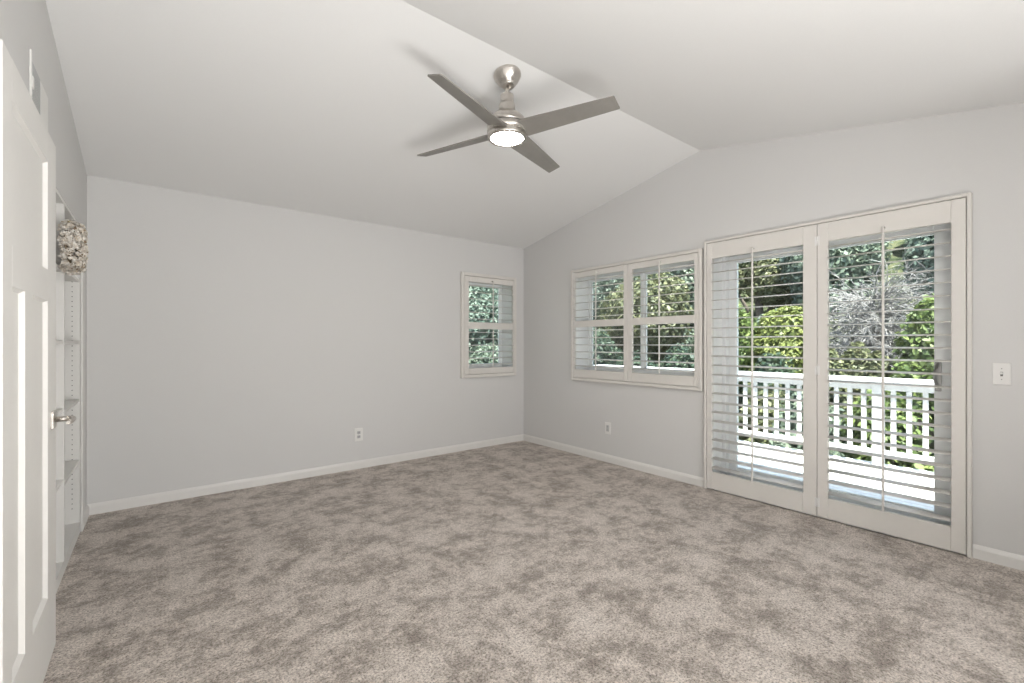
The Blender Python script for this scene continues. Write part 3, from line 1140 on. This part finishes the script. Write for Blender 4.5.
# seen through the patio door (direction y/x from 0.15 to 0.51 as seen from the room)
tree('green_tree', 'bright green leafy tree behind the right end of the railing', 'tree', 11.4, 1.45, 2.25, 1.0, 1.0, 'leaf_bright', 8000, 0.125, 11, 0.1)
twig_shrub('bare silver-grey shrub of drooping twigs seen in the middle of the patio door', 13.2, 3.0, 3.2, 1.25, 5)
tree('yellow_green_tree', 'yellow-green bushy tree seen through the left shutter of the patio door', 'tree', 13.2, 5.0, 2.45, 0.9, 0.85, 'leaf_yellow', 7000, 0.13, 13, 0.15)
tree('olive_shrub', 'olive shrub below the bare silver-grey shrub', 'shrub', 11.2, 2.95, 1.6, 0.75, 0.7, 'leaf_olive', 6000, 0.11, 14, 0.05)
tree('young_tree', 'slim light green tree beside the yellow-green bush', 'tree', 13.0, 6.15, 2.5, 0.6, 0.6, 'leaf_bright', 4000, 0.12, 15, 0.1)
tree('dark_shrub', 'dark shrub in front of the yellow-green bush, above the railing', 'shrub', 11.2, 4.35, 1.15, 0.7, 0.62, 'leaf_dark', 5000, 0.10, 16, 0.02)
k = 0
for x, y, top, mat in ((8.3, 0.7, 0.55, 'leaf_dark'), (8.4, 1.7, 0.75, 'leaf_bright'), (8.2, 2.65, 0.6, 'leaf_grey'), (8.5, 3.6, 0.70, 'leaf_olive'), (8.3, 4.6, 0.55, 'leaf_bright')):
    tree('hedge_shrub', 'low leafy shrub growing just behind the balcony railing', 'shrub', x, y, top, 0.7, 0.72, mat, 3600, 0.10, 30 + k, 0.0, 'shrubs behind the railing')
    k += 1
# seen through the wide window
tree('dark_hedge', 'dark green hedge bush seen low in the wide window', 'hedge', 10.4, 8.7, 2.0, 1.4, 1.9, 'leaf_dark', 11000, 0.12, 41, 0.0, None, 12)
tree('dark_hedge', 'dark tall bush at the left of the wide window', 'hedge', 9.6, 10.7, 2.9, 1.2, 1.0, 'leaf_dark', 9000, 0.13, 42, 0.0, None, 12)
tree('yellow_green_tree', 'pale yellow-green tree over the hedge in the wide window', 'tree', 13.6, 9.7, 3.9, 1.7, 2.0, 'leaf_olive', 9000, 0.14, 43, 0.25)
tree('dark_hedge', 'dark green hedge bush next to the end of the railing', 'hedge', 10.2, 6.6, 1.75, 1.1, 0.95, 'leaf_dark', 8000, 0.12, 44, 0.0, None, 10)
# seen through the small window
tree('blue_green_tree', 'blue-green leafy tree outside the small window', 'tree', 9.4, 13.6, 3.6, 2.2, 1.6, 'leaf_teal', 12000, 0.13, 51, 0.1)
tree('grey_green_shrub', 'grey-green shrub low outside the small window', 'shrub', 7.9, 10.9, 1.25, 1.3, 1.0, 'leaf_grey', 8000, 0.11, 52, 0.0)
# the wooded slope behind
rr = random.Random(8)
k = 0
y = 0.2
while y < 16:                                        # low growth at the foot of the slope
    x = 15.6 + rr.uniform(-0.4, 0.4)
    tree('hillside_shrub', 'low bushy shrub at the foot of the wooded slope', 'shrub', x, y, hill_z(x, y) + rr.uniform(1.9, 2.4), 0.95, 1.05, ('leaf_grey', 'leaf_teal', 'leaf_olive', 'leaf_grey')[k % 4], 4200, 0.13, 140 + k, 0.0, 'shrubs at the foot of the slope')
    k += 1
    y += 1.95
k = 0
for row, (d, step) in enumerate(((17.5, 2.9), (22.0, 3.6), (28.0, 4.6))):
    y = -1.0
    while y < d * 1.15:
        x = d + rr.uniform(-0.8, 0.8)
        yy = y + rr.uniform(-0.5, 0.5)
        top = max(hill_z(x, yy) + 2.6, 1.23 + d * 0.275) + rr.uniform(-0.5, 0.5)
        mat = ('leaf_grey', 'leaf_teal', 'leaf_grey', 'leaf_olive', 'leaf_grey')[k % 5]
        tree('hillside_tree', 'leafy tree of the wooded slope behind the nearer shrubs', 'tree', x, yy, top, step * 0.56, step * 0.56, mat, 8500, 0.145 + 0.03 * row, 70 + k, 0.12, 'trees on the wooded slope')
        k += 1
        y += step
for x in (3.0, 6.6, 10.6, 14.6):                     # the slope behind the back wall
    yy = 17.5 + rr.uniform(-0.6, 0.6)
    tree('hillside_tree', 'leafy tree of the wooded slope behind the nearer shrubs', 'tree', x, yy, 6.3, 2.2, 2.2, ('leaf_teal', 'leaf_grey', 'leaf_teal')[k % 3], 8500, 0.15, 70 + k, 0.12, 'trees on the wooded slope')
    k += 1
